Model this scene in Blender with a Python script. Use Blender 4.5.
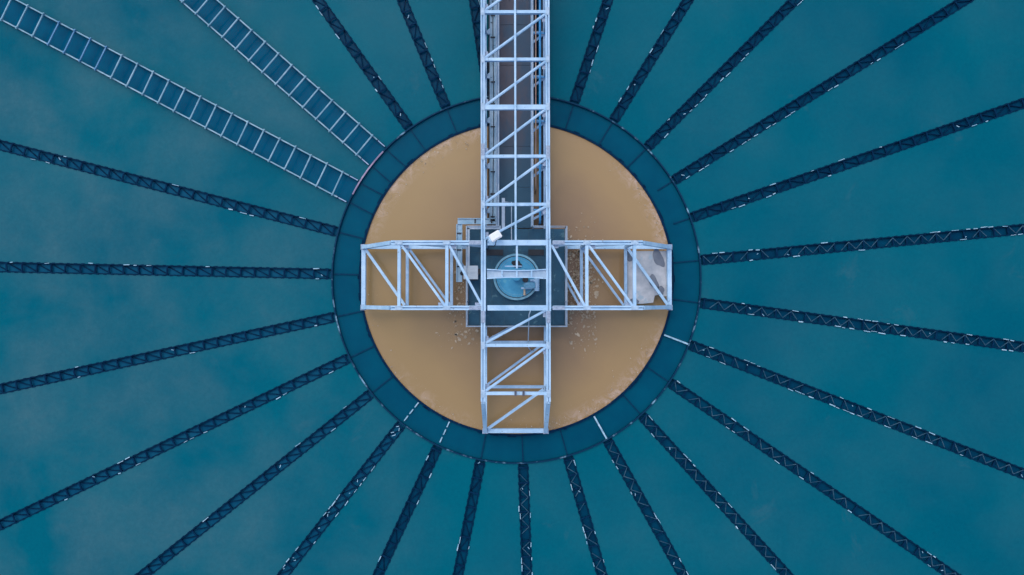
import bpy, bmesh, math, random
from mathutils import Vector, Matrix
R = math.radians
random.seed(7)
S = bpy.context.scene
C = bpy.context.scene.collection
for o in list(bpy.data.objects): bpy.data.objects.remove(o)

# ------------------------------------------------------------ camera, world, sun, exposure
F = 700.0; H = 35.0; TILT = math.atan(15.5 / F)
def ray(px, py):
    x, y, z = (px - 512) / F, -(py - 287.5) / F, -1.0
    c, s = math.cos(TILT), math.sin(TILT)
    return Vector((x, y * c - z * s, y * s + z * c))
_r = ray(516.4, 277.8)
CAM = Vector((_r.x / _r.z * H, _r.y / _r.z * H, H))
def at(px, py, z=0.0):
    r = ray(px, py); t = (z - H) / r.z
    return CAM + r * t
cd = bpy.data.cameras.new('camera'); cam = bpy.data.objects.new('camera', cd); C.objects.link(cam)
cam.location = CAM; cam.rotation_euler = (TILT, 0, 0)
cd.sensor_width = 36; cd.lens = 36 * F / 1024; cd.clip_end = 3000
S.camera = cam
S.render.resolution_x = 1024; S.render.resolution_y = 575
W = bpy.data.worlds.new('World'); S.world = W; W.use_nodes = True
wn = W.node_tree; sky = wn.nodes.new('ShaderNodeTexSky'); sky.sky_type = 'NISHITA'; sky.sun_disc = False
SEL, SAZ = 62, 330
sky.sun_elevation = R(SEL); sky.sun_rotation = R(SAZ); sky.dust_density = 3.0; sky.air_density = 1.0
wn.nodes['Background'].inputs[1].default_value = 0.15
wn.links.new(sky.outputs[0], wn.nodes['Background'].inputs[0])
sl = bpy.data.lights.new('sun', 'SUN'); sl.energy = .5; sl.angle = R(80); sl.color = (1, .97, .92)
so = bpy.data.objects.new('sun', sl); C.objects.link(so); so.location = (0, 0, 60)
d = Vector((math.sin(R(SAZ)) * math.cos(R(SEL)), math.cos(R(SAZ)) * math.cos(R(SEL)), math.sin(R(SEL))))
so.rotation_euler = d.to_track_quat('Z', 'Y').to_euler()
S.view_settings.view_transform = 'Standard'; S.view_settings.look = 'None'
S.view_settings.exposure = 0.50; S.view_settings.gamma = 1

# ------------------------------------------------------------ materials
def newmat(name, rough=.6, metal=0, spec=.5):
    m = bpy.data.materials.new(name); m.use_nodes = True
    b = m.node_tree.nodes['Principled BSDF']
    b.inputs['Roughness'].default_value = rough; b.inputs['Metallic'].default_value = metal
    b.inputs['Specular IOR Level'].default_value = spec
    return m, m.node_tree, b
def nd(t, typ, **kw):
    n = t.nodes.new(typ)
    for k, v in kw.items():
        if hasattr(n, k): setattr(n, k, v)
        else: n.inputs[k].default_value = v
    return n
def noise(t, scale, detail=4, rough=.55, vec=None, dist=0):
    n = nd(t, 'ShaderNodeTexNoise'); n.inputs['Scale'].default_value = scale
    n.inputs['Detail'].default_value = detail; n.inputs['Roughness'].default_value = rough
    n.inputs['Distortion'].default_value = dist
    if vec: t.links.new(vec, n.inputs['Vector'])
    return n.outputs['Fac']
def geo(t): return t.nodes.new('ShaderNodeNewGeometry').outputs['Position']
def ramp(t, fac, a, b, c0=(0, 0, 0, 1), c1=(1, 1, 1, 1)):
    r = nd(t, 'ShaderNodeValToRGB'); e = r.color_ramp.elements
    e[0].position = a; e[1].position = b; e[0].color = c0; e[1].color = c1
    t.links.new(fac, r.inputs[0]); return r.outputs[0]
def mix(t, fac, a, b):
    n = nd(t, 'ShaderNodeMix'); n.data_type = 'RGBA'
    for s, v in ((0, fac), (6, a), (7, b)):
        if isinstance(v, (tuple, float, int)):
            n.inputs[s].default_value = (tuple(v) + (1,))[:4] if isinstance(v, tuple) else v
        else: t.links.new(v, n.inputs[s])
    return n.outputs[2]
def math_(t, op, a, b=0.0, clamp=False):
    n = nd(t, 'ShaderNodeMath'); n.operation = op; n.use_clamp = clamp
    for i, v in enumerate((a, b)):
        if isinstance(v, (int, float)): n.inputs[i].default_value = v
        else: t.links.new(v, n.inputs[i])
    return n.outputs[0]
def bump(t, b, h, strength, dist=.05):
    n = nd(t, 'ShaderNodeBump'); n.inputs['Strength'].default_value = strength; n.inputs['Distance'].default_value = dist
    t.links.new(h, n.inputs['Height']); t.links.new(n.outputs[0], b.inputs['Normal'])
def worn(name, c0, c1, scale=3, rough=.55, lo=.35, hi=.7, spot=None, metal=0, bmp=0, spec=.4):
    m, t, b = newmat(name, rough, metal, spec); p = geo(t)
    col = mix(t, ramp(t, noise(t, scale, 6, .65, p), lo, hi), c0, c1)
    if spot:
        col = mix(t, ramp(t, noise(t, spot[1], 5, .7, p), spot[2], spot[2] + .06), col, spot[0])
    t.links.new(col, b.inputs['Base Color'])
    if bmp: bump(t, b, noise(t, scale * 8, 4, .6, p), bmp, .01)
    return m
# murky settled water
def water_mat():
    m, t, b = newmat('teal_water', .2, 0, .03); p = geo(t)
    base = mix(t, ramp(t, noise(t, .12, 3, .5, p), .3, .7), (.0004, .110, .155), (.0003, .090, .138))
    cl = ramp(t, noise(t, .20, 6, .55, p, .2), .38, .70)
    sep = nd(t, 'ShaderNodeSeparateXYZ'); t.links.new(p, sep.inputs[0])
    w = nd(t, 'ShaderNodeMapRange'); t.links.new(sep.outputs[0], w.inputs[0])
    w.inputs[1].default_value = -2; w.inputs[2].default_value = -20; w.inputs[3].default_value = .22; w.inputs[4].default_value = .88
    fine = ramp(t, noise(t, 1.1, 9, .7, p, .5), .3, .7)
    f = math_(t, 'MULTIPLY', cl, w.outputs[0])
    f = math_(t, 'MULTIPLY', f, math_(t, 'ADD', math_(t, 'MULTIPLY', fine, .5), .6), True)
    col = mix(t, f, base, (.046, .132, .166))
    # small reddish sediment blooms
    f2 = ramp(t, noise(t, .33, 7, .68, p, .6), .62, .80)
    col = mix(t, math_(t, 'MULTIPLY', f2, .45), col, (.055, .13, .165))
    gr = ramp(t, noise(t, 5, 8, .8, p, .4), .25, .75, (.88, .89, .90, 1), (1.13, 1.12, 1.10, 1))
    mm = nd(t, 'ShaderNodeMix'); mm.data_type = 'RGBA'; mm.blend_type = 'MULTIPLY'; mm.inputs[0].default_value = 1
    t.links.new(col, mm.inputs[6]); t.links.new(gr, mm.inputs[7])
    t.links.new(mm.outputs[2], b.inputs['Base Color']); b.inputs['IOR'].default_value = 1.33
    bump(t, b, noise(t, 2.2, 4, .5, p), .12, .05)
    return m
def simple_water(name, c0, c1, sc=.6, rough=.12):
    m, t, b = newmat(name, rough, 0, .03); p = geo(t); b.inputs['IOR'].default_value = 1.33
    t.links.new(mix(t, ramp(t, noise(t, sc, 6, .6, p), .3, .7), c0, c1), b.inputs['Base Color'])
    bump(t, b, noise(t, 3, 3, .5, p), .12, .04); return m
def brown_water():
    m, t, b = newmat('brown_water', .16); p = geo(t); b.inputs['IOR'].default_value = 1.33
    ln = nd(t, 'ShaderNodeVectorMath'); ln.operation = 'LENGTH'; t.links.new(p, ln.inputs[0])
    sep = nd(t, 'ShaderNodeSeparateXYZ'); t.links.new(p, sep.inputs[0])
    n1 = noise(t, .35, 5, .55, p, .4)
    r = math_(t, 'ADD', math_(t, 'DIVIDE', ln.outputs['Value'], 7.6), math_(t, 'MULTIPLY', math_(t, 'SUBTRACT', n1, .5), .5))
    col = mix(t, ramp(t, r, .35, .85), BR_IN, BR_OUT)
    lx = nd(t, 'ShaderNodeMapRange'); t.links.new(sep.outputs[0], lx.inputs[0])
    lx.inputs[1].default_value = 3; lx.inputs[2].default_value = -6; lx.inputs[3].default_value = 0; lx.inputs[4].default_value = .55
    col = mix(t, lx.outputs[0], col, BR_LEFT)
    # scum film near the rim
    edge = ramp(t, math_(t, 'DIVIDE', ln.outputs['Value'], 7.8), .90, .985)
    fn = ramp(t, noise(t, 1.6, 9, .8, p, 1.2), .46, .62)
    at2 = math_(t, 'ARCTAN2', sep.outputs[1], sep.outputs[0])
    def sector(c, w):
        d_ = math_(t, 'DIVIDE', math_(t, 'ABSOLUTE', math_(t, 'SUBTRACT', at2, R(c))), R(w))
        return ramp(t, d_, .55, 1.0, (1, 1, 1, 1), (0, 0, 0, 1))
    ang = math_(t, 'MAXIMUM', math_(t, 'MAXIMUM', sector(128, 42), sector(-48, 34)), math_(t, 'MAXIMUM', sector(28, 24), math_(t, 'MULTIPLY', sector(-125, 22), .5)))
    f = math_(t, 'MULTIPLY', math_(t, 'MULTIPLY', edge, fn), math_(t, 'ADD', math_(t, 'MULTIPLY', ang, .7), .04), True)
    col = mix(t, f, col, (.52, .40, .34))
    t.links.new(col, b.inputs['Base Color'])
    bump(t, b, noise(t, 2.5, 4, .5, p), .1, .04); return m
BR_IN, BR_OUT, BR_LEFT = (.195, .128, .086), (.315, .210, .100), (.262, .180, .078)
M = {}
M['water'] = water_mat()
M['brown'] = brown_water()
M['ringwater'] = simple_water('ring_water', (.0008, .058, .108), (.0008, .076, .130))
M['chanwater'] = simple_water('channel_water', (.001, .030, .075), (.001, .055, .115), 1.2)
M['chanwater2'] = simple_water('channel_water_clear', (.002, .060, .135), (.006, .090, .170), 1.2)
M['laddwater'] = simple_water('ladder_water', (.001, .065, .130), (.001, .088, .165), 1.2)
M['steel'] = worn('pale_blue_painted_steel', (.26, .46, .66), (.46, .66, .84), 1.1, .5, spot=((.18, .24, .32), 4, .63))
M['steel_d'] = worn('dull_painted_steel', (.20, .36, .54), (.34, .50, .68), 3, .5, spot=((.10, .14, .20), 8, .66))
M['joint'] = worn('joint_steel', (.26, .40, .54), (.44, .60, .76), 6, .5)
M['splice'] = worn('splice_steel', (.18, .25, .36), (.38, .48, .62), 14, .5)
M['bolt'] = worn('bolt_steel', (.05, .06, .09), (.09, .1, .14), 4, .5)
M['wet'] = worn('wet_dark_steel', (.001, .028, .070), (.002, .045, .100), 5, .6, spec=.05)
M['wet2'] = worn('dark_navy_steel', (.0005, .014, .045), (.001, .030, .075), 5, .7, spec=.04)
M['wetbrown'] = worn('weathered_brown_steel', (.008, .05, .10), (.06, .13, .18), 3, .6, spec=.05)
M['rim'] = worn('worn_rim', (.003, .035, .080), (.18, .34, .46), 1.1, .6, .54, .66, spec=.05)
M['pink'] = worn('pink_primer', (.16, .15, .27), (.36, .30, .42), 2.2, .5)
M['foam'] = worn('white_foam_glint', (.12, .30, .42), (.42, .62, .74), 4, .9)
M['scum'] = worn('scum', (.26, .21, .15), (.58, .50, .38), 2.5, .9)
M['ladder'] = worn('ladder_steel', (.12, .28, .38), (.28, .46, .56), 2, .5, spec=.2, spot=((.05, .2, .36), 1.5, .66))
M['deck'] = worn('platform_deck', (.003, .055, .105), (.008, .085, .15), 1.6, .6, spot=((.06, .16, .21), 1.8, .60), bmp=.3)
M['tray'] = worn('tray_steel', (.14, .30, .44), (.32, .47, .60), 2.0, .5, .3, .7, spot=((.03, .07, .12), 5, .62))
M['rail'] = worn('rail_steel', (.24, .36, .48), (.42, .50, .60), 3, .5)
M['bluepipe'] = worn('blue_pipe', (.03, .28, .62), (.10, .42, .74), 3, .35)
M['rustpipe'] = worn('ochre_pipe', (.28, .17, .16), (.42, .34, .24), 2, .5)
M['disc'] = worn('turntable_paint', (.016, .25, .46), (.06, .38, .60), 1.5, .45, spot=((.10, .40, .54), 2.5, .60))
M['discrim'] = worn('turntable_rim', (.10, .30, .42), (.22, .46, .58), 3, .45)
M['cab'] = worn('grey_cabinet', (.33, .42, .50), (.46, .54, .60), 3, .5, spot=((.12, .18, .24), 7, .66))
M['white'] = worn('lamp_white', (.66, .72, .78), (.82, .84, .86), 12, .5)
M['dark'] = worn('black_rubber', (.006, .012, .02), (.012, .02, .035), 4, .6)
M['plate'] = worn('pale_plate', (.30, .34, .38), (.50, .52, .54), 1.6, .7, spot=((.30, .40, .47), 1.1, .56))
M['puddle'] = worn('puddle', (.10, .125, .17), (.15, .18, .22), 2, .4)
M['concrete'] = worn('concrete', (.26, .27, .27), (.36, .36, .35), 1.5, .85, bmp=.3)
M['ground'] = worn('ground', (.08, .10, .06), (.16, .15, .12), .15, .95)
M['brass'] = worn('brass', (.5, .38, .25), (.6, .5, .36), 4, .4)
M['motorblue'] = worn('motor_paint', (.05, .24, .40), (.16, .38, .55), 4, .4)
# walkway grating: rusty stretches and blue-grey stretches, teal near the platform
def walk_mat():
    m, t, b = newmat('walkway_grating', .7); p = geo(t)
    sep = nd(t, 'ShaderNodeSeparateXYZ'); t.links.new(p, sep.inputs[0])
    sc = nd(t, 'ShaderNodeMapping'); sc.inputs['Scale'].default_value = (1, .35, 1); t.links.new(p, sc.inputs[0])
    f = ramp(t, math_(t, 'SUBTRACT', noise(t, 1.3, 5, .6, sc.outputs[0]), math_(t, 'MULTIPLY', sep.outputs[0], .14)), .40, .58)
    a = mix(t, f, (.028, .065, .110), (.066, .066, .088))
    my = nd(t, 'ShaderNodeMapRange'); t.links.new(sep.outputs[1], my.inputs[0])
    my.inputs[1].default_value = 8; my.inputs[2].default_value = 4.2
    col = mix(t, my.outputs[0], a, (.010, .065, .115))
    g = nd(t, 'ShaderNodeTexWave'); g.bands_direction = 'Y'; g.inputs['Scale'].default_value = 6; t.links.new(p, g.inputs[0])
    gr = ramp(t, g.outputs['Fac'], .1, .6, (.78, .78, .78, 1), (1.1, 1.1, 1.1, 1))
    mm = nd(t, 'ShaderNodeMix'); mm.data_type = 'RGBA'; mm.blend_type = 'MULTIPLY'; mm.inputs[0].default_value = 1
    t.links.new(col, mm.inputs[6]); t.links.new(gr, mm.inputs[7]); t.links.new(mm.outputs[2], b.inputs['Base Color'])
    return m
M['walk'] = walk_mat()

# ------------------------------------------------------------ mesh helpers
def beam(bm, a, b, w, h, up=(0, 0, 1), lip=0):
    a, b = Vector(a), Vector(b); d = (b - a); L = d.length; d.normalize()
    u = Vector(up)
    if abs(d.dot(u)) > .97: u = Vector((1, 0, 0))
    s = d.cross(u).normalized(); u = s.cross(d).normalized()
    v = []
    for e in (a, b):
        for i, j in ((-1, -1), (1, -1), (1, 1), (-1, 1)):
            v.append(bm.verts.new(e + s * (i * w / 2) + u * (j * h / 2)))
    for f in ((0, 1, 2, 3), (7, 6, 5, 4), (0, 4, 5, 1), (1, 5, 6, 2), (2, 6, 7, 3), (3, 7, 4, 0)):
        bm.faces.new([v[k] for k in f])
def hbeam(bm, a, b, w, h, up=(0, 0, 1), t=.05):
    """rolled H section: two flanges and a web, with a real profile"""
    a, b = Vector(a), Vector(b); d = (b - a).normalized(); u = Vector(up)
    s = d.cross(u).normalized(); u = s.cross(d).normalized()
    beam(bm, a + u * (h / 2 - t / 2), b + u * (h / 2 - t / 2), w, t, up)
    beam(bm, a - u * (h / 2 - t / 2), b - u * (h / 2 - t / 2), w, t, up)
    beam(bm, a, b, t * .7, h - 2 * t, up)
def box(bm, c, s, rz=0):
    m = Matrix.Translation(c) @ Matrix.Rotation(rz, 4, 'Z') @ Matrix.Diagonal((s[0], s[1], s[2], 1))
    bmesh.ops.create_cube(bm, size=1, matrix=m)
def tube(bm, pts, r, n=8):
    pts = [Vector(p) for p in pts]; rings = []
    for i, p in enumerate(pts):
        d = (pts[min(i + 1, len(pts) - 1)] - pts[max(i - 1, 0)]).normalized()
        u = Vector((0, 0, 1)) if abs(d.z) < .95 else Vector((1, 0, 0))
        s = d.cross(u).normalized(); u = s.cross(d)
        rings.append([bm.verts.new(p + (s * math.cos(a) + u * math.sin(a)) * r) for a in [2 * math.pi * k / n for k in range(n)]])
    for A, B in zip(rings, rings[1:]):
        for k in range(n): bm.faces.new((A[k], A[(k + 1) % n], B[(k + 1) % n], B[k]))
    bm.faces.new(rings[0][::-1]); bm.faces.new(rings[-1])
def cyl(bm, c, r, h, n=48, r2=None, ax='Z'):
    m = Matrix.Translation(c)
    if ax == 'X': m = m @ Matrix.Rotation(R(90), 4, 'Y')
    if ax == 'Y': m = m @ Matrix.Rotation(R(90), 4, 'X')
    bmesh.ops.create_cone(bm, cap_ends=True, segments=n, radius1=r, radius2=r if r2 is None else r2, depth=h, matrix=m)
def ringwall(bm, r0, r1, z0, z1, n=256, a0=0, a1=2 * math.pi):
    full = abs(a1 - a0 - 2 * math.pi) < 1e-6; N = n if full else max(4, int(n * (a1 - a0) / (2 * math.pi)))
    pr = ((r0, z0), (r1, z0), (r1, z1), (r0, z1)); rings = []
    for k in range(N if full else N + 1):
        a = a0 + (a1 - a0) * k / N
        rings.append([bm.verts.new((r * math.cos(a), r * math.sin(a), z)) for r, z in pr])
    m = len(rings)
    for k in range(m if full else m - 1):
        A, B = rings[k], rings[(k + 1) % m]
        for j in range(4): bm.faces.new((A[j], B[j], B[(j + 1) % 4], A[(j + 1) % 4]))
    if not full: bm.faces.new(rings[0][::-1]); bm.faces.new(rings[-1])
def sheet(bm, r0, r1, z, n=256):
    A = [bm.verts.new((r0 * math.cos(2 * math.pi * k / n), r0 * math.sin(2 * math.pi * k / n), z)) for k in range(n)] if r0 > 0 else None
    B = [bm.verts.new((r1 * math.cos(2 * math.pi * k / n), r1 * math.sin(2 * math.pi * k / n), z)) for k in range(n)]
    if A is None: bm.faces.new(B)
    else:
        for k in range(n): bm.faces.new((A[k], B[k], B[(k + 1) % n], A[(k + 1) % n]))
def mesh(name, bm, mat, fix=True):
    if fix: bmesh.ops.recalc_face_normals(bm, faces=bm.faces)
    me = bpy.data.meshes.new(name); bm.to_mesh(me); bm.free()
    me.materials.append(mat); return me
def link(name, me, parent=None, label=None):
    o = bpy.data.objects.new(name, me); C.objects.link(o)
    if parent: o.parent = parent
    if label: o['label'] = label
    return o
def obj(name, bm, mat, parent=None, label=None, smooth=False):
    me = mesh(name, bm, mat)
    if smooth:
        for p in me.polygons: p.use_smooth = True
    return link(name, me, parent, label)
def B(): return bmesh.new()
def thing(name, label, cat, loc=(0, 0, 0), rz=0, group=None):
    o = bpy.data.objects.new(name, None); C.objects.link(o); o.empty_display_size = .2
    o.location = loc; o.rotation_euler = (0, 0, rz); tag(o, label, cat, group); return o
def tag(o, label, cat, group=None, kind=None):
    o['label'] = label; o['category'] = cat
    if group: o['group'] = group
    if kind: o['kind'] = kind
    return o

# ------------------------------------------------------------ the tank and its waters
RB, RW, RT = 7.84, 9.24, 33.0       # brown pool, ring channel wall, tank wall
NAR, WID = .43, 1.22
PIX = [(608, 0), (688, 0), (795, 0), (965, 0), (1024, 103), (1024, 229), (1024, 347), (1024, 474), (952, 575), (787, 575),
       (683, 575), (602, 575), (527, 575), (458, 575), (378, 575), (283, 575), (143, 575), (0, 525), (0, 389), (0, 267), (0, 145),
       'A', 'B', (318, 0), (402, 0), (474, 0), 'H']
LAUN = []
for p in PIX:
    if p == 'A': q = at(35.4, 23.75, .3); LAUN.append((math.atan2(q.y, q.x), WID, p))
    elif p == 'B': q = at(214.4, 13.75, .3); LAUN.append((math.atan2(q.y, q.x), WID, p))
    elif p == 'H': LAUN.append((R(85.2), NAR, p))
    else: q = at(*p); LAUN.append((math.atan2(q.y, q.x), NAR, p))
LS = sorted(LAUN, key=lambda l: l[0] % (2 * math.pi))

g = B(); sheet(g, RT + .5, 900, -.1, 96); o = obj('ground', g, M['ground']); tag(o, 'dry ground around the round tank', 'ground', kind='structure')
g = B()
for i, (a, w, _) in enumerate(LS):
    b, w2, _ = LS[(i + 1) % len(LS)]
    if b % (2 * math.pi) < a % (2 * math.pi): b = b % (2 * math.pi) + 2 * math.pi
    a = a % (2 * math.pi)
    if b < a: b += 2 * math.pi
    def arc(r, n):
        s0 = a + math.asin(w / 2 / r); s1 = b - math.asin(w2 / 2 / r)
        return [(r * math.cos(s0 + (s1 - s0) * k / n), r * math.sin(s0 + (s1 - s0) * k / n), 0) for k in range(n + 1)]
    vs = [g.verts.new(p) for p in arc(RW, 6)] + [g.verts.new(p) for p in reversed(arc(RT, 12))]
    f = g.faces.new(vs)
bmesh.ops.recalc_face_normals(g, faces=g.faces)
for f in g.faces:
    if f.normal.z < 0: f.normal_flip()
me = mesh('water', g, M['water'], False)
o = link('water', me); tag(o, 'murky teal water between the radial troughs', 'water', kind='structure')
g = B(); sheet(g, 0, RB - .06, -.02); o = obj('brown_water', g, M['brown']); tag(o, 'opaque brown water in the central round well', 'water', kind='structure')
g = B(); sheet(g, RB + .04, RW - .06, -.06); o = obj('ring_water', g, M['ringwater']); tag(o, 'darker teal water in the ring channel', 'water', kind='structure')
g = B(); gl = B(); gn = B()
NSET = ((283, 575), (143, 575), (0, 525), (0, 389), (0, 267), (0, 145))
for a, w, k in LS:
    t = gl if w > 1 else (gn if k in NSET else g); ca, sa = math.cos(a), math.sin(a); h = w / 2 - .02
    v = [(RW + .02, -h), (RT, -h), (RT, h), (RW + .02, h)]
    t.faces.new([t.verts.new((x * ca - y * sa, x * sa + y * ca, -.15 if w < 1 else -.12)) for x, y in v])
o = obj('trough_water', g, M['chanwater']); tag(o, 'dark navy water lying in the narrow troughs', 'water', kind='structure')
o = obj('trough_water', gn, M['chanwater2']); tag(o, 'slightly lighter navy water in the narrow troughs on the left', 'water', kind='structure')
o = obj('trough_water', gl, M['laddwater']); tag(o, 'blue water lying in the two wide troughs', 'water', kind='structure')

t = thing('tank_wall', 'round concrete wall at the outer edge of the tank', 'wall')
g = B(); ringwall(g, RT, RT + .5, -3, .35, 192); obj('wall', g, M['concrete'], t)
# feed well wall (dark serrated rim round the brown water)
t = thing('feedwell_wall', 'thin dark circular rim enclosing the brown water', 'wall')
g = B(); ringwall(g, RB - .06, RB + .04, -.8, .06); obj('wall', g, M['wet2'], t)
g = B()
for k in range(150):
    if random.random() < .35:
        a = R(k * 2.4 + random.uniform(-.5, .5)); c = Vector((math.cos(a), math.sin(a), 0))
        n = c.cross(Vector((0, 0, 1)))
        l = random.uniform(.06, .22)
        beam(g, c * (RB + .06) - n * l + Vector((0, 0, .03)), c * (RB + .06) + n * l + Vector((0, 0, .03)), random.uniform(.03, .08), .06)
obj('bracket', g, M['wet2'], t, 'small dark brackets along the outer side of the rim')['kind'] = 'stuff'
# ring channel outer wall with braces
t = thing('ring_channel', 'dark ring channel around the brown well with thin worn outer rim', 'channel')
g = B(); ringwall(g, RW - .06, RW, -.8, .05); obj('outer_wall', g, M['wet'], t)
g = B(); ringwall(g, RW - .065, RW + .005, .05, .085); obj('rim', g, M['rim'], t)
g = B(); ringwall(g, RB + .04, RW - .06, -.8, -.7, 128); obj('floor', g, M['wet'], t)
g = B(); ringwall(g, RW - .08, RW - .01, .09, .12, a0=R(136.5), a1=R(153)); obj('rim_cap', g, M['pink'], t, 'pinkish stretch of the outer rim beside the ladder-like troughs')
for i, (a, w, k) in enumerate(LAUN):
    c = Vector((math.cos(a), math.sin(a), 0)); br = k in ((1024, 474), (683, 575)); dash = k in ((283, 575), (378, 575))
    offs = (0,) if w < 1 else (-.55, .55)
    for of in offs:
        n = Vector((-c.y, c.x, 0)) * of
        g = B()
        r1 = RW - .08
        r0 = RB + .06 if k not in ((965, 0), (1024, 103)) else RB + .5
        z = -.035 if not br else .06
        if dash:
            r = r0
            while r < r1:
                beam(g, c * r + Vector((0, 0, z + .05)), c * min(r + .3, r1) + Vector((0, 0, z + .05)), .06, .05); r += .42
        else: beam(g, c * r0 + n + Vector((0, 0, z)), c * r1 + n + Vector((0, 0, z)), .06 if not br else .08, .07)
        obj('cross_brace', g, M['foam'] if br or dash else M['wet'], t, 'white brace' if br else ('broken white brace' if dash else None))

# ------------------------------------------------------------ radial troughs
# shared meshes along +x, starting at the ring wall
R0, R1 = RW + .05, RT - .02
def side_mesh(s, w):
    g = B(); y = s * w / 2
    beam(g, (R0, y, -.19), (R1, y, -.19), .03, .40)
    beam(g, (R0, y + s * .03, .012), (R1, y + s * .03, .012), .02, .03)     # weir plate
    x = R0 + .12; rr = random.Random(3 + s)
    while x < R1:                                                              # clips along the weir
        beam(g, (x, y + s * .05, .012), (x + .15, y + s * .05, .012), .025, .03); x += .37
    return mesh('side_wall', g, M['wet2'])
SIDE = {(s, w): side_mesh(s, w) for s in (-1, 1) for w in (NAR, WID)}
g = B(); beam(g, (R0, 0, -.42), (R1, 0, -.42), NAR - .06, .04); FLOOR = mesh('floor', g, M['wet'])
g = B(); beam(g, (R0, 0, -.42), (R1, 0, -.42), WID - .06, .04); FLOORW = mesh('floor', g, M['wet'])
def br(a, b, w, mat, name):
    g = B(); beam(g, a, b, w, .05); return mesh(name, g, mat)
P = .73
hN = NAR / 2 - .03
BAR = br((0, -hN - .07, .0), (0, hN + .07, .0), .075, M['wet2'], 'cross_bar')
DIA = br((0, hN, -.06), (P, -hN, -.06), .045, M['wet2'], 'diagonal_brace')
DIB = br((0, -hN, -.06), (P, hN, -.06), .045, M['wet2'], 'diagonal_brace')
ZIA = br((0, hN, .0), (P / 2 * .9, -hN, .0), .03, M['wetbrown'], 'diagonal_brace')
ZIB = br((P / 2 * .9, -hN, .0), (P, hN, .0), .03, M['wetbrown'], 'diagonal_brace')
LAB = {
 (608, 0): ('D', 'dark trough rising to the top edge, nearest to the right of the white bridge'),
 (688, 0): ('D', 'dark trough with white-flecked edges at one o’clock, second right of the bridge at the top'),
 (795, 0): ('D', 'dark trough running to the top edge, third right of the bridge'),
 (965, 0): ('D', 'dark trough with white-flecked lower edge ending near the top right corner'),
 (1024, 103): ('D', 'dark trough climbing gently to the right edge, next below the top right corner trough'),
 (1024, 229): ('Z', 'dark trough almost level but rising slightly to the right edge just above the east arm'),
 (1024, 347): ('Z', 'dark trough almost level but falling slightly to the right edge just below the east arm'),
 (1024, 474): ('Z', 'dark trough with white-flecked edges starting at a white brace and reaching the lower right edge'),
 (952, 575): ('Z', 'dark trough with brown zigzag braces ending near the bottom right corner'),
 (787, 575): ('Z', 'dark trough with brown zigzag braces at five o’clock, second left of the bottom right corner'),
 (683, 575): ('Z', 'dark trough going down right from the bright white brace in the ring'),
 (602, 575): ('Z', 'dark trough with white-flecked zigzag, first right of the vertical bottom trough'),
 (527, 575): ('Z', 'dark trough running straight down below the south truss arm'),
 (458, 575): ('D', 'dark trough just left of the vertical bottom trough'),
 (378, 575): ('D', 'plain dark trough at seven o’clock with hardly any white flecks'),
 (283, 575): ('N', 'dark trough speckled with short white glints on its braces, lower left'),
 (143, 575): ('N', 'dark braced trough ending nearest the bottom left corner on the bottom edge'),
 (0, 525): ('N', 'dark braced trough ending low on the left edge just above the corner'),
 (0, 389): ('N', 'dark braced trough dropping gently to the left edge below the level one'),
 (0, 267): ('N', 'dark braced trough lying level and reaching the left edge'),
 (0, 145): ('N', 'dark braced trough rising to the left edge below the ladder-like troughs'),
 (318, 0): ('D', 'dark trough with white-flecked edge just right of the ladder-like troughs'),
 (402, 0): ('D', 'steep dark trough at the top, second left of the white bridge'),
 (474, 0): ('D', 'steep dark trough at the top hugging the left side of the bridge'),
 'H': ('D', 'dark trough hidden under the white bridge at the top'),
}
FL = {(688, 0): (.5, .2), (795, 0): (.08, .35), (965, 0): (.05, .45), (1024, 103): (.1, .35), (1024, 229): (.35, .35), (1024, 347): (.4, .4),
      (1024, 474): (.45, .5), (952, 575): (.3, .4), (787, 575): (.2, .2), (683, 575): (.3, .5), (602, 575): (.4, .5), (527, 575): (.45, .4),
      (458, 575): (.25, .25), (378, 575): (.06, .06), (283, 575): (.45, .5), (143, 575): (.12, .12), (0, 525): (.3, .1), (0, 389): (.1, .1),
      (0, 267): (.2, .3), (0, 145): (.2, .2), (318, 0): (.1, .5), (402, 0): (.1, .2), (474, 0): (.05, .05), (608, 0): (.35, .25), 'H': (.05, .05)}
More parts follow.
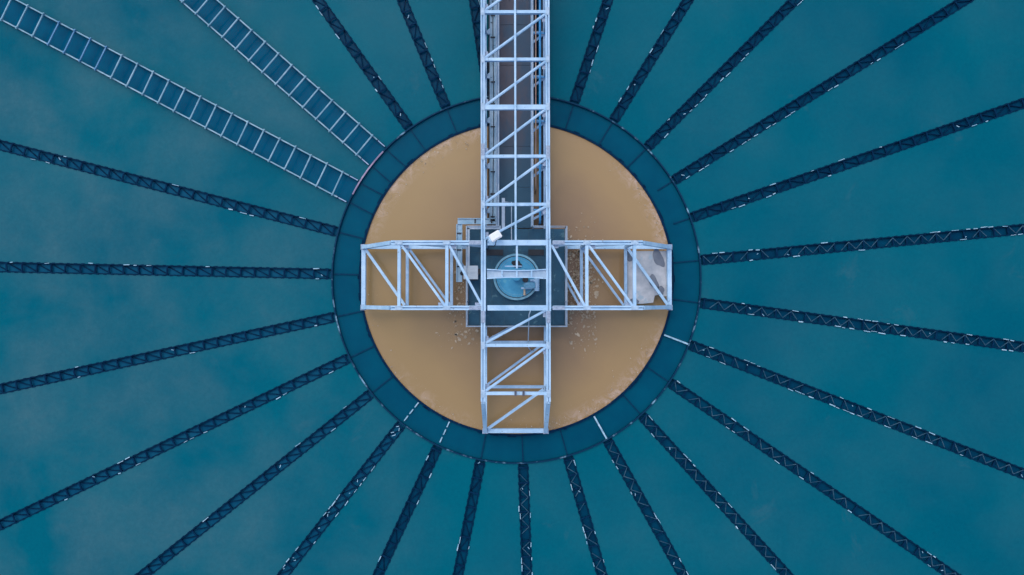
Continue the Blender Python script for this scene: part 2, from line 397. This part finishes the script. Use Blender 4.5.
for a, w, k in LAUN:
    if w > 1: continue
    st, lab = LAB[k]; rr = random.Random(str(k)); hidden = k == 'H'
    t = thing('water_trough', lab.replace('’', "'"), 'trough', (0, 0, 0), a, 'narrow troughs radiating from the ring')
    for s in (-1, 1): link('side_wall', SIDE[(s, NAR)], t)
    link('floor', FLOOR, t)
    x = R0 + .15; i = 0
    while x + P < R1:
        b = link('cross_bar', BAR, t); b.location.x = x + rr.uniform(-.03, .03); b.rotation_euler.z = R(rr.uniform(-4, 4)); b.location.z = rr.uniform(-.05, .01)
        if st == 'N' or st == 'D':
            b = link('diagonal_brace', DIA if (st == 'N' or i % 2) else DIB, t); b.location.x = x; b.location.z = rr.uniform(-.06, 0)
        else:
            for me in (ZIA, ZIB):
                if rr.random() < .85: b = link('diagonal_brace', me, t); b.location.x = x + rr.uniform(-.03, .03)
        x += P; i += 1
    # spill foam and water glints on the weirs, painted as broken white dashes
    g = B(); n = 0
    for s, pr in zip((1, -1), FL[k]):
        x = R0 + .2; run = 0
        dens = .5
        while x < R1 - .4:
            if rr.random() < .25: dens = rr.choice((0, .2, .6, 1.4))
            if rr.random() < pr * dens:
                l = rr.uniform(.12, .36); y = s * (NAR / 2 + .045 + rr.uniform(-.03, .02))
                beam(g, (x, y, .055), (x + l, y + rr.uniform(-.02, .02), .055), rr.uniform(.02, .05), .03); n += 1
            x += .365
    for j in range(int(5 * (FL[k][0] + FL[k][1])) + (26 if k == (283, 575) else 0)):     # glints painted as short white slivers on the braces
        x = rr.uniform(R0, R1 - 1); y = rr.uniform(-.14, .14); l = rr.uniform(.04, .13); q = rr.choice((-.6, -.9, .7))
        beam(g, (x, y, .03), (x + l, y + l * q, .03), .03, .02); n += 1
    if n: obj('foam_glints', g, M['foam'], t, 'broken white flecks of spill foam and painted glints on the edges and braces')['kind'] = 'stuff'
# the two wide ladder-like troughs
NR = 28; PW = .893
RUNG = None
def rung_mesh(mat):
    g = B(); beam(g, (0, -.68, .345), (0, .68, .345), .06, .06)
    for s in (-1, 1): box(g, (0, s * .60, .41), (.09, .07, .03))
    return mesh('rung', g, mat)
RUNG = rung_mesh(M['ladder']); RUNGB = rung_mesh(worn('blue_streaked_rung', (.03, .17, .34), (.10, .28, .46), 2, .5))
RAILM = {}
for s in (-1, 1):
    g = B(); beam(g, (9.75, s * .61, .25), (R1, s * .61, .25), .065, .08); RAILM[s] = mesh('rail', g, M['ladder'])
g = B()
for s in (-1, 1):
    beam(g, (R0, s * .61, .12), (9.72, s * .61, .2), .05, .06)
STUB = mesh('rail_end', g, M['steel_d'])
for a, w, k in LAUN:
    if w < 1: continue
    t = thing('ladder_trough', 'wide trough under pale rails and rungs, reaching the top left corner' if k == 'A' else 'wide trough under pale rails and rungs, reaching the top edge left of centre', 'trough', (0, 0, 0), a, 'ladder-like wide troughs at upper left')
    for s in (-1, 1): link('side_wall', SIDE[(s, WID)], t); link('rail', RAILM[s], t)
    link('floor', FLOORW, t); link('rail_end', STUB, t)
    q = at(337.5, 183.1, .35) if k == 'A' else at(365.2, 144, .35)
    x = math.hypot(q.x, q.y); n = 0
    while x < R1 - .2:
        b = link('rung', RUNGB if k == 'A' and 15 <= n <= 18 else RUNG, t, 'blue streaked rung' if k == 'A' and 15 <= n <= 18 else None)
        b.location.x = x; b.location.y = random.uniform(-.015, .015); b.rotation_euler.z = R(random.uniform(-.8, .8)) + R(2.6 if k == 'A' else 1.4)
        x += PW; n += 1
    # posts that hold the rails above the trough wall
    pg = B(); x = 10.3
    while x < R1: 
        for s in (-1, 1): beam(pg, (x, s * .61, 0), (x, s * .61, .24), .05, .05)
        x += PW * 2
    pm = obj('rail_post', pg, M['steel_d'], t); pm['kind'] = 'stuff'

# ------------------------------------------------------------ truss arms (local +x outward)
ZB, ZT, HW = .6, 3.3, 1.48
def dbeam(g, a, b, w, h):
    a, b = Vector(a), Vector(b); d = (b - a).normalized(); s = d.cross(Vector((0, 0, 1))).normalized()
    for q in (-1, 1):
        beam(g, a + s * (q * w * .32), b + s * (q * w * .32), w * .36, h)
    beam(g, a - Vector((0, 0, .05)), b - Vector((0, 0, .05)), w * .34, h - .1)
def gusset(g, x, y, z, s=.34):
    box(g, (x, y, z), (s, s * .55, .02))
def truss(name, label, cat, rz, cw, x0, xt, xe, nodes, group=None, taper=True):
    t = thing(name, label, cat, (0, 0, 0), rz, group)
    dz = .006 if not taper else 0
    for s in (-1, 1):
        g = B(); dbeam(g, (x0, s * HW, ZT - .12 + dz), (xt, s * HW, ZT - .12 + dz), cw, .24); tc = obj('top_chord', g, M['steel'], t)
        g = B(); hbeam(g, (x0, s * HW, ZB + .10), (xe, s * HW, ZB + .10), .18, .20); obj('bottom_chord', g, M['steel_d'] if not taper else M['steel'], t)
        if taper:
            g = B(); hbeam(g, (xt, s * HW, ZT - .12), (xe - .1, s * (HW - .02), ZB + .30), cw * .9, .20); obj('end_chord', g, M['steel'], t)
        # bolted splices
        g = B()
        for x in ((x0 + .25,) if taper else (5.72 if s > 0 else 5.62, 14.3)):
            box(g, (x, s * HW, ZT + .012 + dz), (.55, cw * .86, .02))
            for i in (-2, -1, 1, 2):
                for j in (-1, 1): cyl(g, (x + i * .1, s * HW + j * cw * .25, ZT + .035 + dz), .018, .03, 6)
        obj('splice_plate', g, M['splice'], tc)
    n0 = [x0] + nodes
    for i, x in enumerate(nodes):
        thick = not taper and i == 2 
        g = B(); hbeam(g, (x, -HW + cw / 2, ZT - .13), (x, HW - cw / 2, ZT - .13), .22 if thick else .14, .18, t=.03); obj('cross_beam', g, M['steel'], t)
        g = B(); hbeam(g, (x, -HW + .1, ZB + .10), (x, HW - .1, ZB + .10), .14, .14, t=.03); obj('cross_beam', g, M['steel_d'], t)
        for s in (-1, 1):
            g = B(); beam(g, (x, s * HW, ZB + .2), (x, s * HW, ZT - .24), .12, .12); obj('post', g, M['steel_d'], t)
        for s in (-1, 1):
            g = B(); box(g, (x, s * HW, ZT + .006 + dz), (.34, cw * .92, .012))
            for i_ in (-1, 1):
                for j_ in (-1, 1): cyl(g, (x + i_ * .11, s * HW + j_ * cw * .26, ZT + .02 + dz), .02, .02, 6)
            obj('joint_plate', g, M['joint'], t)
    # diagonals: inner +y to outer -y, on top and bottom planes
    pts = [1.5 if taper else HW + .1] + nodes
    for a, b in zip(pts, pts[1:]):
        y = HW - .1
        g = B(); beam(g, (a + .08, y, ZT - .12), (b - .1, -y, ZT - .12), .11, .1); beam(g, (a + .08, y, ZT - .065), (b - .1, -y, ZT - .065), .045, .03); obj('diagonal_brace', g, M['steel'], t)
        g = B(); beam(g, (a + .06, y, ZB + .10), (b - .1, -y, ZB + .10), .11, .08); obj('diagonal_brace', g, M['steel_d'], t)
        for s in (-1, 1):
            g = B(); beam(g, (a + .1, s * HW, ZB + .25), (b - .1, s * HW, ZT - .3), .09, .09); obj('diagonal_brace', g, M['steel_d'], t)
        g = B(); gusset(g, a + .22, y - .04, ZT - .175, .36); obj('gusset_plate', g, M['splice'], t)
        g = B(); gusset(g, b - .24, -y + .04, ZT - .175, .36); obj('gusset_plate', g, M['splice'], t)
    if taper:
        g = B(); hbeam(g, (xe - .09, -HW - .1, ZB + .12), (xe - .09, HW + .1, ZB + .12), .2, .22); eb = obj('end_beam', g, M['steel'], t)
        for s in (-1, 1):
            g = B(); box(g, (xe - .09, s * HW, ZB + .245), (.26, .26, .02))
            for j in (-1, 1): cyl(g, (xe - .09 + j * .06, s * HW, ZB + .268), .022, .03, 6)
            obj('corner_plate', g, M['splice'], eb)
        
        b = nodes[-1]; g = B(); beam(g, (b + .1, HW - .12, ZB + .3), (xe - .22, -HW + .14, ZB + .3), .13, .1); obj('diagonal_brace', g, M['steel'], t)
    return t
arm = truss('truss_arm', 'pale blue steel truss arm reaching right over a grey sheet', 'truss', 0, .20, 1.64, 5.72, 7.57, [3.18, 5.35], 'three short truss arms of the cross')
# the east arm's last top diagonal brace is the one seen over the sheet
def kids(o): return [c for c in bpy.data.objects if c.parent == o]
def copy_tree(o, parent=None):
    c = o.copy(); C.objects.link(c)
    if parent: c.parent = parent; c.matrix_parent_inverse = Matrix()
    for k in kids(o):
        if k.name != c.name: copy_tree(k, c)
    return c
w_ = copy_tree(arm); w_.rotation_euler.z = R(180); w_['label'] = 'pale blue steel truss arm reaching left over clear brown water'
s_ = copy_tree(arm); s_.rotation_euler.z = R(-90); s_['label'] = 'pale blue steel truss arm pointing down with a small kinked cable on its cross beam'
for c in kids(s_):
    if c.name.startswith('top_chord'): c.scale.y = 1.0
bn = [3.23, 5.43, 7.68, 9.88, 12.07] + [12.07 + 2.19 * k for k in range(1, 10)]
BRX = -.05
bridge = truss('access_bridge', 'long pale steel truss bridge running from the centre up past the top edge', 'bridge', R(90.15), .19, 1.64, RT + .2, RT + .2, bn, taper=False)
bridge.location.x = BRX; s_.location.x = BRX
# longitudinal centre conduit under the top cross beams' top
g = B(); beam(g, (1.36, 0, ZT + .036), (RT, 0, ZT + .036), .09, .06); obj('centre_runner', g, M['steel'], bridge)

# ------------------------------------------------------------ centre frame
t = thing('centre_frame', 'square steel frame joining the bridge and the three arms above the turntable', 'frame')
for s in (-1, 1):
    g = B(); dbeam(g, (s * HW - .04, -1.63, ZT - .114), (s * HW - .04, 1.63, ZT - .114), .22, .24); obj('top_beam', g, M['steel'], t)
    g = B(); hbeam(g, (-HW + .15, s * HW, ZT - .12), (HW - .15, s * HW, ZT - .12), .24, .24); obj('top_beam', g, M['steel'], t)
    g = B(); hbeam(g, (s * HW, -1.63, ZB + .10), (s * HW, 1.63, ZB + .10), .18, .2); obj('bottom_beam', g, M['steel_d'], t)
    for q in (-1, 1):
        g = B(); beam(g, (s * HW, q * HW, ZB + .2), (s * HW, q * HW, ZT - .24), .16, .16); obj('post', g, M['steel_d'], t)
# crossbeam over the turntable: tapering plate girder lying on its side with three ribs
g = B()
y0 = .06
for sgn in (-1, 1):
    tube_pts = []
    pts = [(-1.36, .21), (-.9, .18), (-.5, .155), (.5, .155), (.9, .18), (1.36, .21)]
    for (xa, ha), (xb, hb) in zip(pts, pts[1:]):
        beam(g, (xa, y0 + sgn * ha, ZT - .1), (xb, y0 + sgn * hb, ZT - .1), .045, .20)
cb = obj('crossbeam', g, M['steel'], t)
g = B()
vs = [(-1.36, .19), (-.9, .16), (-.5, .135), (.5, .135), (.9, .16), (1.36, .19)]
top = [g.verts.new((x, y0 + h, ZT - .1)) for x, h in vs]; bot = [g.verts.new((x, y0 - h, ZT - .1)) for x, h in vs]
for i in range(5): g.faces.new((bot[i], bot[i + 1], top[i + 1], top[i]))
r_ = bmesh.ops.extrude_face_region(g, geom=list(g.faces)); bmesh.ops.translate(g, verts=[v for v in r_['geom'] if isinstance(v, bmesh.types.BMVert)], vec=(0, 0, -.02))
obj('web_plate', g, worn('web_plate', (.24, .38, .52), (.40, .52, .64), 3, .5, spot=((.4, .28, .26), 12, .68)), cb)
for x in (-.67, 0, .67):
    g = B(); beam(g, (x, y0 - .14, ZT - .05), (x, y0 + .14, ZT - .05), .07, .1); obj('rib', g, M['steel'], cb)
g = B(); beam(g, (0, .30, ZT - .03), (0, 1.36, ZT - .03), .09, .06); obj('centre_runner', g, M['steel'], t)
g = B(); beam(g, (-.55, .42, ZT - .22), (.22, .42, ZT - .22), .05, .05); obj('tie_bar', g, M['steel_d'], t)

# ------------------------------------------------------------ central platform, walkway
PZ = .95; PH = 2.37
t = thing('central_platform', 'square dark teal deck with pale railing around the turntable', 'platform')
g = B(); box(g, (0, 0, PZ - .05), (PH * 2 - .04, PH * 2 - .04, .1)); obj('deck', g, M['deck'], t)
g = B(); cyl(g, (0, 0, .4), 1.0, 1.0, 32); obj('pier', g, M['concrete'], t)
g = B()                                # joints between the deck plates
for k in range(-3, 4):
    if k: beam(g, (k * .6, -PH + .06, PZ + .008), (k * .6, PH - .06, PZ + .008), .025, .012)
for k in (-1.2, 1.2): beam(g, (-PH + .06, k, PZ + .012), (PH - .06, k, PZ + .012), .02, .012)
obj('deck_seam', g, worn('seam', (.01, .05, .09), (.03, .11, .16), 4, .6), t)
RZ = PZ + 1.05
def railing(parent, pts, zs=(RZ, RZ - .5), r=.032, post=1.1, mat='rail'):
    g = B()
    for z in zs: tube(g, [(x, y, z) for x, y in pts], r, 6)
    for (xa, ya), (xb, yb) in zip(pts, pts[1:]):
        L = math.hypot(xb - xa, yb - ya); n = max(1, round(L / post))
        for i in range(n + 1):
            u = i / n; tube(g, [(xa + (xb - xa) * u, ya + (yb - ya) * u, PZ - .05), (xa + (xb - xa) * u, ya + (yb - ya) * u, zs[0])], r * .9, 6)
    return obj('railing', g, M[mat], parent)
railing(t, [(.80, PH), (PH, PH), (PH, -PH), (-PH, -PH), (-PH, PH), (-.92, PH)])
g = B()
for a, b in (((-PH + .06, PH - .08), (-PH + .06, .3)), ((-PH, PH - .05), (-.75, PH - .05))):
    beam(g, (a[0], a[1], RZ - .1), (b[0], b[1], RZ - .1), .17, .05)
obj('rail_cap', g, M['rail'], t)
g = B()
for s in (1, -1):
    for q in (1, -1):
        pass
for a, b in (((-PH, -PH), (PH, -PH)), ((PH, -PH), (PH, PH)), ((-PH, -PH), (-PH, .2))): beam(g, (a[0], a[1], PZ + .06), (b[0], b[1], PZ + .06), .02, .14)
obj('toe_board', g, M['rail'], t)
# dark hatches / mud patches on the deck
for x, y, w, h, nm in ((-1.05, 1.2, .8, .28, 'hatch'), (.95, 1.2, .75, .28, 'hatch')):
    g = B(); box(g, (x, y, PZ + .03), (w, h, .06)); obj(nm, g, M['dark'], t)

t = thing('walkway', 'dark rust-streaked grating walkway inside the bridge', 'walkway')
g = B()
y = PH + .02
while y < RT:
    box(g, (-.10, y + 1.0, PZ - .04), (1.62, 1.985, .06)); y += 2.0
obj('grating', g, M['walk'], t)
for x, zs, r in ((-.86, (RZ - .05,), .04), (-.97, (RZ - .45,), .03), (.76, (RZ - .05,), .045)):
    g = B()
    for z in zs: tube(g, [(x, PH + .02 if x > 0 else PH - .0, z), (x, RT, z)], r, 8)
    yy = PH + .05
    while yy < RT: tube(g, [(x, yy, PZ - .05), (x, yy, zs[0])], .025, 6); yy += 1.09
    obj('handrail', g, M['rail'], t)
g = B(); y = 4.9                       # hanging side stringers of the deck
for x in (-.93, .73): beam(g, (x, PH + .1, PZ - .1), (x, RT, PZ - .1), .06, .2)
obj('stringer', g, M['steel_d'], t)
g = B(); box(g, (-.63, 2.95, RZ + .02), (.15, 1.5, .05)); obj('rail_cap', g, M['rail'], t)

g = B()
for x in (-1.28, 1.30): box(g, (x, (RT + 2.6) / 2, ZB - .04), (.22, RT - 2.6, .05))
obj('shade_strip', g, M['dark'], t)  # black strips added as the deep shade along both bridge edges
# cable tray: along the bridge then around the platform corner
t = thing('cable_tray', 'dented pale blue cable tray along the bridge and around the platform corner', 'cable tray')
g = B(); zt = PZ + .35
for a, b in (((-1.15, RT), (-1.15, 2.68)), ((-1.01, 2.68), (-2.84, 2.68)), ((-2.76, 2.54), (-2.76, -.25))):
    d = Vector((b[0] - a[0], b[1] - a[1], 0)).normalized(); n = Vector((-d.y, d.x, 0)) * .13
    A, Bv = Vector((a[0], a[1], zt)), Vector((b[0], b[1], zt))
    beam(g, A, Bv, .26, .03)
    for s in (-1, 1): beam(g, A + n * s + Vector((0, 0, .04)), Bv + n * s + Vector((0, 0, .04)), .03, .11)
obj('tray', g, M['tray'], t)
g = B(); y = 2.9
for k in range(28): box(g, (-1.15, y, zt + .05), (.30, .05 + .05 * (k % 2), .04)); y += 1.09
for k in range(3): box(g, (-2.76, 2.1 - k * .8, zt + .05), (.3, .06, .04))
for k in range(2): box(g, (-2.0 + k * .8, 2.68, zt + .05), (.06, .3, .04))
obj('tray_strap', g, M['dark'], t)
g = B(); 
for x in (-1.15,): tube(g, [(x, RT, zt + .045), (x, 12, zt + .045), (x + .04, 8, zt + .045), (x, 2.7, zt + .045)], .018, 6)
obj('cable', g, M['dark'], t)
g = B(); tube(g, [(1.14, RT, PZ + .25), (1.14, 2.75, PZ + .25), (1.14, 2.66, PZ + .0), (1.14, 2.64, -.4)], .055, 10)
tag(obj('water_pipe', g, M['bluepipe'], smooth=True), 'bright blue pipe running along the right side of the bridge', 'pipe')
g = B(); tube(g, [(.94, RT, PZ + .1), (.94, 8, PZ + .12), (.945, 4.55, PZ + .1), (.95, 4.3, PZ - .1), (.95, 4.25, -.3)], .035, 8)
tag(obj('water_pipe', g, M['rustpipe'], smooth=True), 'thin ochre pipe beside the bright blue one', 'pipe')
for i in range(14):
    pass
yy = 3.3
while yy < RT:
    g = B(); beam(g, (.80, yy, PZ - .02), (1.40, yy, PZ - .02), .06, .06); obj('pipe_bracket', g, M['bluepipe'], bpy.data.objects['water_pipe']); yy += 2.17

# ------------------------------------------------------------ turntable and drive
TZ = 1.25
t = thing('turntable', 'round bright blue drive turntable at the centre of the platform', 'turntable')
g = B(); cyl(g, (0, 0, (TZ + PZ) / 2), 1.08, TZ - PZ, 96); obj('disc', g, M['disc'], t)
g = B(); ringwall(g, 1.02, 1.12, PZ, TZ + .05, 96); obj('rim', g, M['discrim'], t)
g = B(); ringwall(g, .985, 1.015, TZ, TZ + .012, 96); obj('dark_seam', g, M['dark'], t)
g = B(); ringwall(g, .86, .875, TZ, TZ + .012, 96); obj('seal_ring', g, M['discrim'], t)
g = B()
for k in range(24): a = k * math.pi / 12; cyl(g, (.95 * math.cos(a), .95 * math.sin(a), TZ + .02), .022, .04, 6)
obj('bolt', g, M['discrim'], t)['kind'] = 'stuff'
g = B(); cyl(g, (0, .62, TZ + .01), .19, .03, 24); cyl(g, (.17, .55, TZ + .012), .1, .034, 24); cyl(g, (-.15, .68, TZ + .012), .1, .032, 24); obj('hatch', g, M['dark'], t)
g = B(); cyl(g, (0, 0, TZ + .2), .2, .4, 24); obj('hub', g, M['disc'], t)
t = thing('drive_motor', 'blue gear motor with pale cylinder at the lower right of the turntable', 'motor')
g = B(); box(g, (.62, -.42, TZ + .22), (.55, .30, .40)); bmesh.ops.bevel(g, geom=g.edges[:], offset=.03, segments=2, affect='EDGES'); obj('gearbox', g, M['motorblue'], t)
g = B(); cyl(g, (.42, -.14, TZ + .25), .14, .4, 20); obj('coupling', g, M['dark'], t)
g = B(); cyl(g, (.97, -.30, TZ + .28), .115, .78, 20, ax='Y')
for k in range(6): cyl(g, (.97, -.58 + k * .11, TZ + .28), .135, .03, 20, ax='Y')
obj('motor', g, M['steel'], t)
g = B(); cyl(g, (.78, -.19, TZ + .3), .07, .26, 12, ax='X'); obj('shaft', g, M['steel_d'], t)
g = B(); cyl(g, (.38, -.72, TZ + .18), .05, .24, 12, ax='Y'); cyl(g, (.38, -.86, TZ + .18), .07, .05, 12, ax='Y'); obj('valve', g, M['brass'], t)
g = B(); beam(g, (.22, -.55, TZ + .3), (.75, -.55, TZ + .3), .09, .08); obj('bracket', g, M['steel'], t)
# control cabinet
t = thing('control_cabinet', 'grey control cabinet at the left edge of the platform beside the bridge frame', 'cabinet')
q = at(470.8, 272.5, 1.9)
g = B(); box(g, (q.x, q.y, PZ + .5), (.62, .58, .95)); bmesh.ops.bevel(g, geom=g.edges[:], offset=.02, segments=2, affect='EDGES'); obj('body', g, M['cab'], t)
g = B(); box(g, (q.x, q.y, PZ + 1.0), (.68, .64, .04)); box(g, (q.x, q.y, PZ + 1.03), (.5, .03, .02)); obj('roof', g, M['cab'], t)
g = B(); beam(g, (q.x - .33, q.y - .36, PZ + .9), (q.x + .33, q.y - .36, PZ + .9), .03, .03); obj('handle', g, M['dark'], t)
g = B(); cyl(g, (q.x - .45, q.y - .02, PZ + .35), .1, .2, 16); tube(g, [(q.x - .45, q.y, PZ + .5), (q.x - .45, q.y + .2, PZ + .6), (q.x - .3, q.y + .2, PZ + .6)], .03, 6); obj('cable_gland', g, M['dark'], t)
g = B(); box(g, (q.x + .42, q.y + .05, PZ + .7), (.16, .26, .5)); obj('switch_box', g, M['dark'], t)
# floodlight
q = at(495.5, 236, 3.75); ang = R(31)
t = thing('floodlight', 'white rectangular floodlight tilted over the left side of the bridge', 'lamp', q, ang)
g = B(); box(g, (0, 0, 0), (.52, .36, .12)); bmesh.ops.bevel(g, geom=g.edges[:], offset=.025, segments=2, affect='EDGES'); obj('housing', g, M['white'], t)
g = B(); box(g, (0, 0, .075), (.40, .26, .03)); obj('cover', g, M['white'], t)
g = B(); tube(g, [(-.27, .0, 0), (-.36, 0, -.02), (-.42, -.02, -.3)], .03, 8); box(g, (-.30, 0, 0), (.06, .16, .06)); obj('bracket', g, M['steel'], t)
g = B(); tube(g, [(-.05, -.16, 0), (-.2, -.32, -.1), (-.3, -.34, -.3), (-.45, -.2, -.5)], .018, 6); obj('cable', g, M['dark'], t)
g = B(); tube(g, [(-.42, -.02, -.3), (-.42, -.02, -.45)], .03, 8); obj('mount', g, M['steel_d'], t)
# thin gate hoop across the walkway
t = thing('safety_gate', 'thin grey hoop gate standing in the walkway beside the floodlight', 'gate')
g = B(); p0, p1 = at(503.5, 202, 2.1), at(511.5, 240, 2.1)
tube(g, [(p0.x, p0.y, PZ), (p0.x, p0.y, 2.1), (p1.x, p0.y, 2.1), (p1.x, p1.y, 2.1), (p1.x, p1.y, PZ)], .022, 6)
obj('frame', g, M['rail'], t)
# hanging hose over the south arm
g = B(); P_ = [(530.5, 310.5, 3.34), (529, 315, 3.2), (528.6, 330, 2.6), (528.2, 342, 2.2), (528.8, 348, 1.8), (531, 351, 1.3), (534, 350, .9)]
tube(g, [at(*p) for p in P_], .025, 6)
tag(obj('hanging_cable', g, M['rail'], smooth=True), 'thin pale cable hanging from the frame down into the south arm', 'cable')
# kinked clamps on the south cross beam
t = thing('cable_clamp', 'pair of small dark clamps on the last cross beam of the downward arm', 'clamp')
for px in (515.5, 523.5):
    q = at(px, 393.3, ZT); g = B(); box(g, (q.x, q.y, ZT + .01), (.1, .22, .1)); obj('clamp', g, M['bolt'], t)

# grey sheet lying across the east arm's bottom frame, with puddles
t = thing('cover_sheet', 'pale grey stained sheet on the end of the right truss arm', 'sheet')
def blob(cx, cy, rx, ry, rot, n=28, seed=0, amp=.22):
    rr = random.Random(seed); ph = [rr.uniform(0, 6.28) for _ in range(5)]
    out = []
    for k in range(n):
        a = 2 * math.pi * k / n
        r = 1 + amp * (math.sin(2 * a + ph[0]) * .6 + math.sin(3 * a + ph[1]) * .5 + math.sin(5 * a + ph[2]) * .3)
        x, y = rx * r * math.cos(a), ry * r * math.sin(a)
        out.append((cx + x * math.cos(rot) - y * math.sin(rot), cy + x * math.sin(rot) + y * math.cos(rot)))
    return out
def slab(pts, z, h):
    g = B(); f = g.faces.new([g.verts.new((x, y, z)) for x, y in pts])
    r_ = bmesh.ops.extrude_face_region(g, geom=[f]); bmesh.ops.translate(g, verts=[v for v in r_['geom'] if isinstance(v, bmesh.types.BMVert)], vec=(0, 0, -h))
    return g
outl = [(5.46, -1.26), (6.15, -1.3), (6.72, -1.24), (6.80, -.9), (7.05, -.84), (7.2, -.95), (7.47, -.9), (7.47, 1.3), (5.46, 1.3)]
obj('sheet', slab(outl, ZB - .02, .05), M['plate'], t)
for i, (px, py, rx, ry, ro) in enumerate(((658.5, 258, .26, .44, .5), (654, 282, .18, .42, .55), (629.5, 256, .2, .25, .3), (634, 301, .22, .15, 0), (661, 290, .14, .25, .4))):
    q = at(px, py, ZB); o = obj('puddle', slab(blob(q.x, q.y, rx, ry, ro, seed=i), ZB - .003, .012), M['puddle'])
    tag(o, ['largest dark puddle near the upper right corner of the grey sheet', 'long dark puddle in the lower right half of the grey sheet',
            'small dark puddle at the upper left corner of the grey sheet', 'small dark puddle at the lower left corner of the grey sheet',
            'narrow dark puddle at the right border of the grey sheet'][i], 'puddle', 'puddles on the grey sheet')

# ------------------------------------------------------------ floating scum
g = B(); rr = random.Random(11)
def flake(x, y, s, z=0.0):
    pts = blob(x, y, s, s * rr.uniform(.4, .9), rr.uniform(0, 3.14), 7, rr.randint(0, 9999), .35)
    vs = [g.verts.new((a, b, z + .012)) for a, b in pts]; lo = [g.verts.new((a, b, z - .03)) for a, b in pts]
    g.faces.new(vs)
    for k in range(7): g.faces.new((lo[k], lo[(k + 1) % 7], vs[(k + 1) % 7], vs[k]))
def cluster(a0, a1, n, r0, r1):
    for _ in range(n):
        a = R(rr.uniform(a0, a1)); r = r1 - abs(rr.gauss(0, 1)) * (r1 - r0) * .5
        flake(r * math.cos(a), r * math.sin(a), .012 + .03 * rr.random() ** 3)
cluster(98, 160, 110, 7.05, 7.75); cluster(-60, -25, 90, 7.05, 7.75); cluster(-95, -60, 90, 7.05, 7.75); cluster(8, 50, 60, 7.2, 7.75); cluster(-150, -100, 30, 7.1, 7.75); cluster(160, 200, 40, 7.1, 7.75)
for _ in range(1000):
    s = rr.random()
    if s < .62: x, y = rr.gauss(3.15, .45), rr.gauss(.2, 1.0)
    elif s < .78: x, y = rr.uniform(2.5, 4), rr.gauss(-2.0, .7)
    elif s < .9: x, y = rr.gauss(-2.85, .3), rr.gauss(-.9, .8)
    else: x, y = rr.gauss(-2.6, .8), -2.75 + rr.gauss(0, .3)
    if abs(x) < PH + .05 and abs(y) < PH + .05: continue
    flake(x, y, .018 + .085 * rr.random() ** 4)
flake(at(596.5, 293.5).x, at(596.5, 293.5).y, .16)
o = obj('floating_scum', g, M['scum']); tag(o, 'scattered pale scum flakes floating on the brown water', 'scum', kind='stuff')
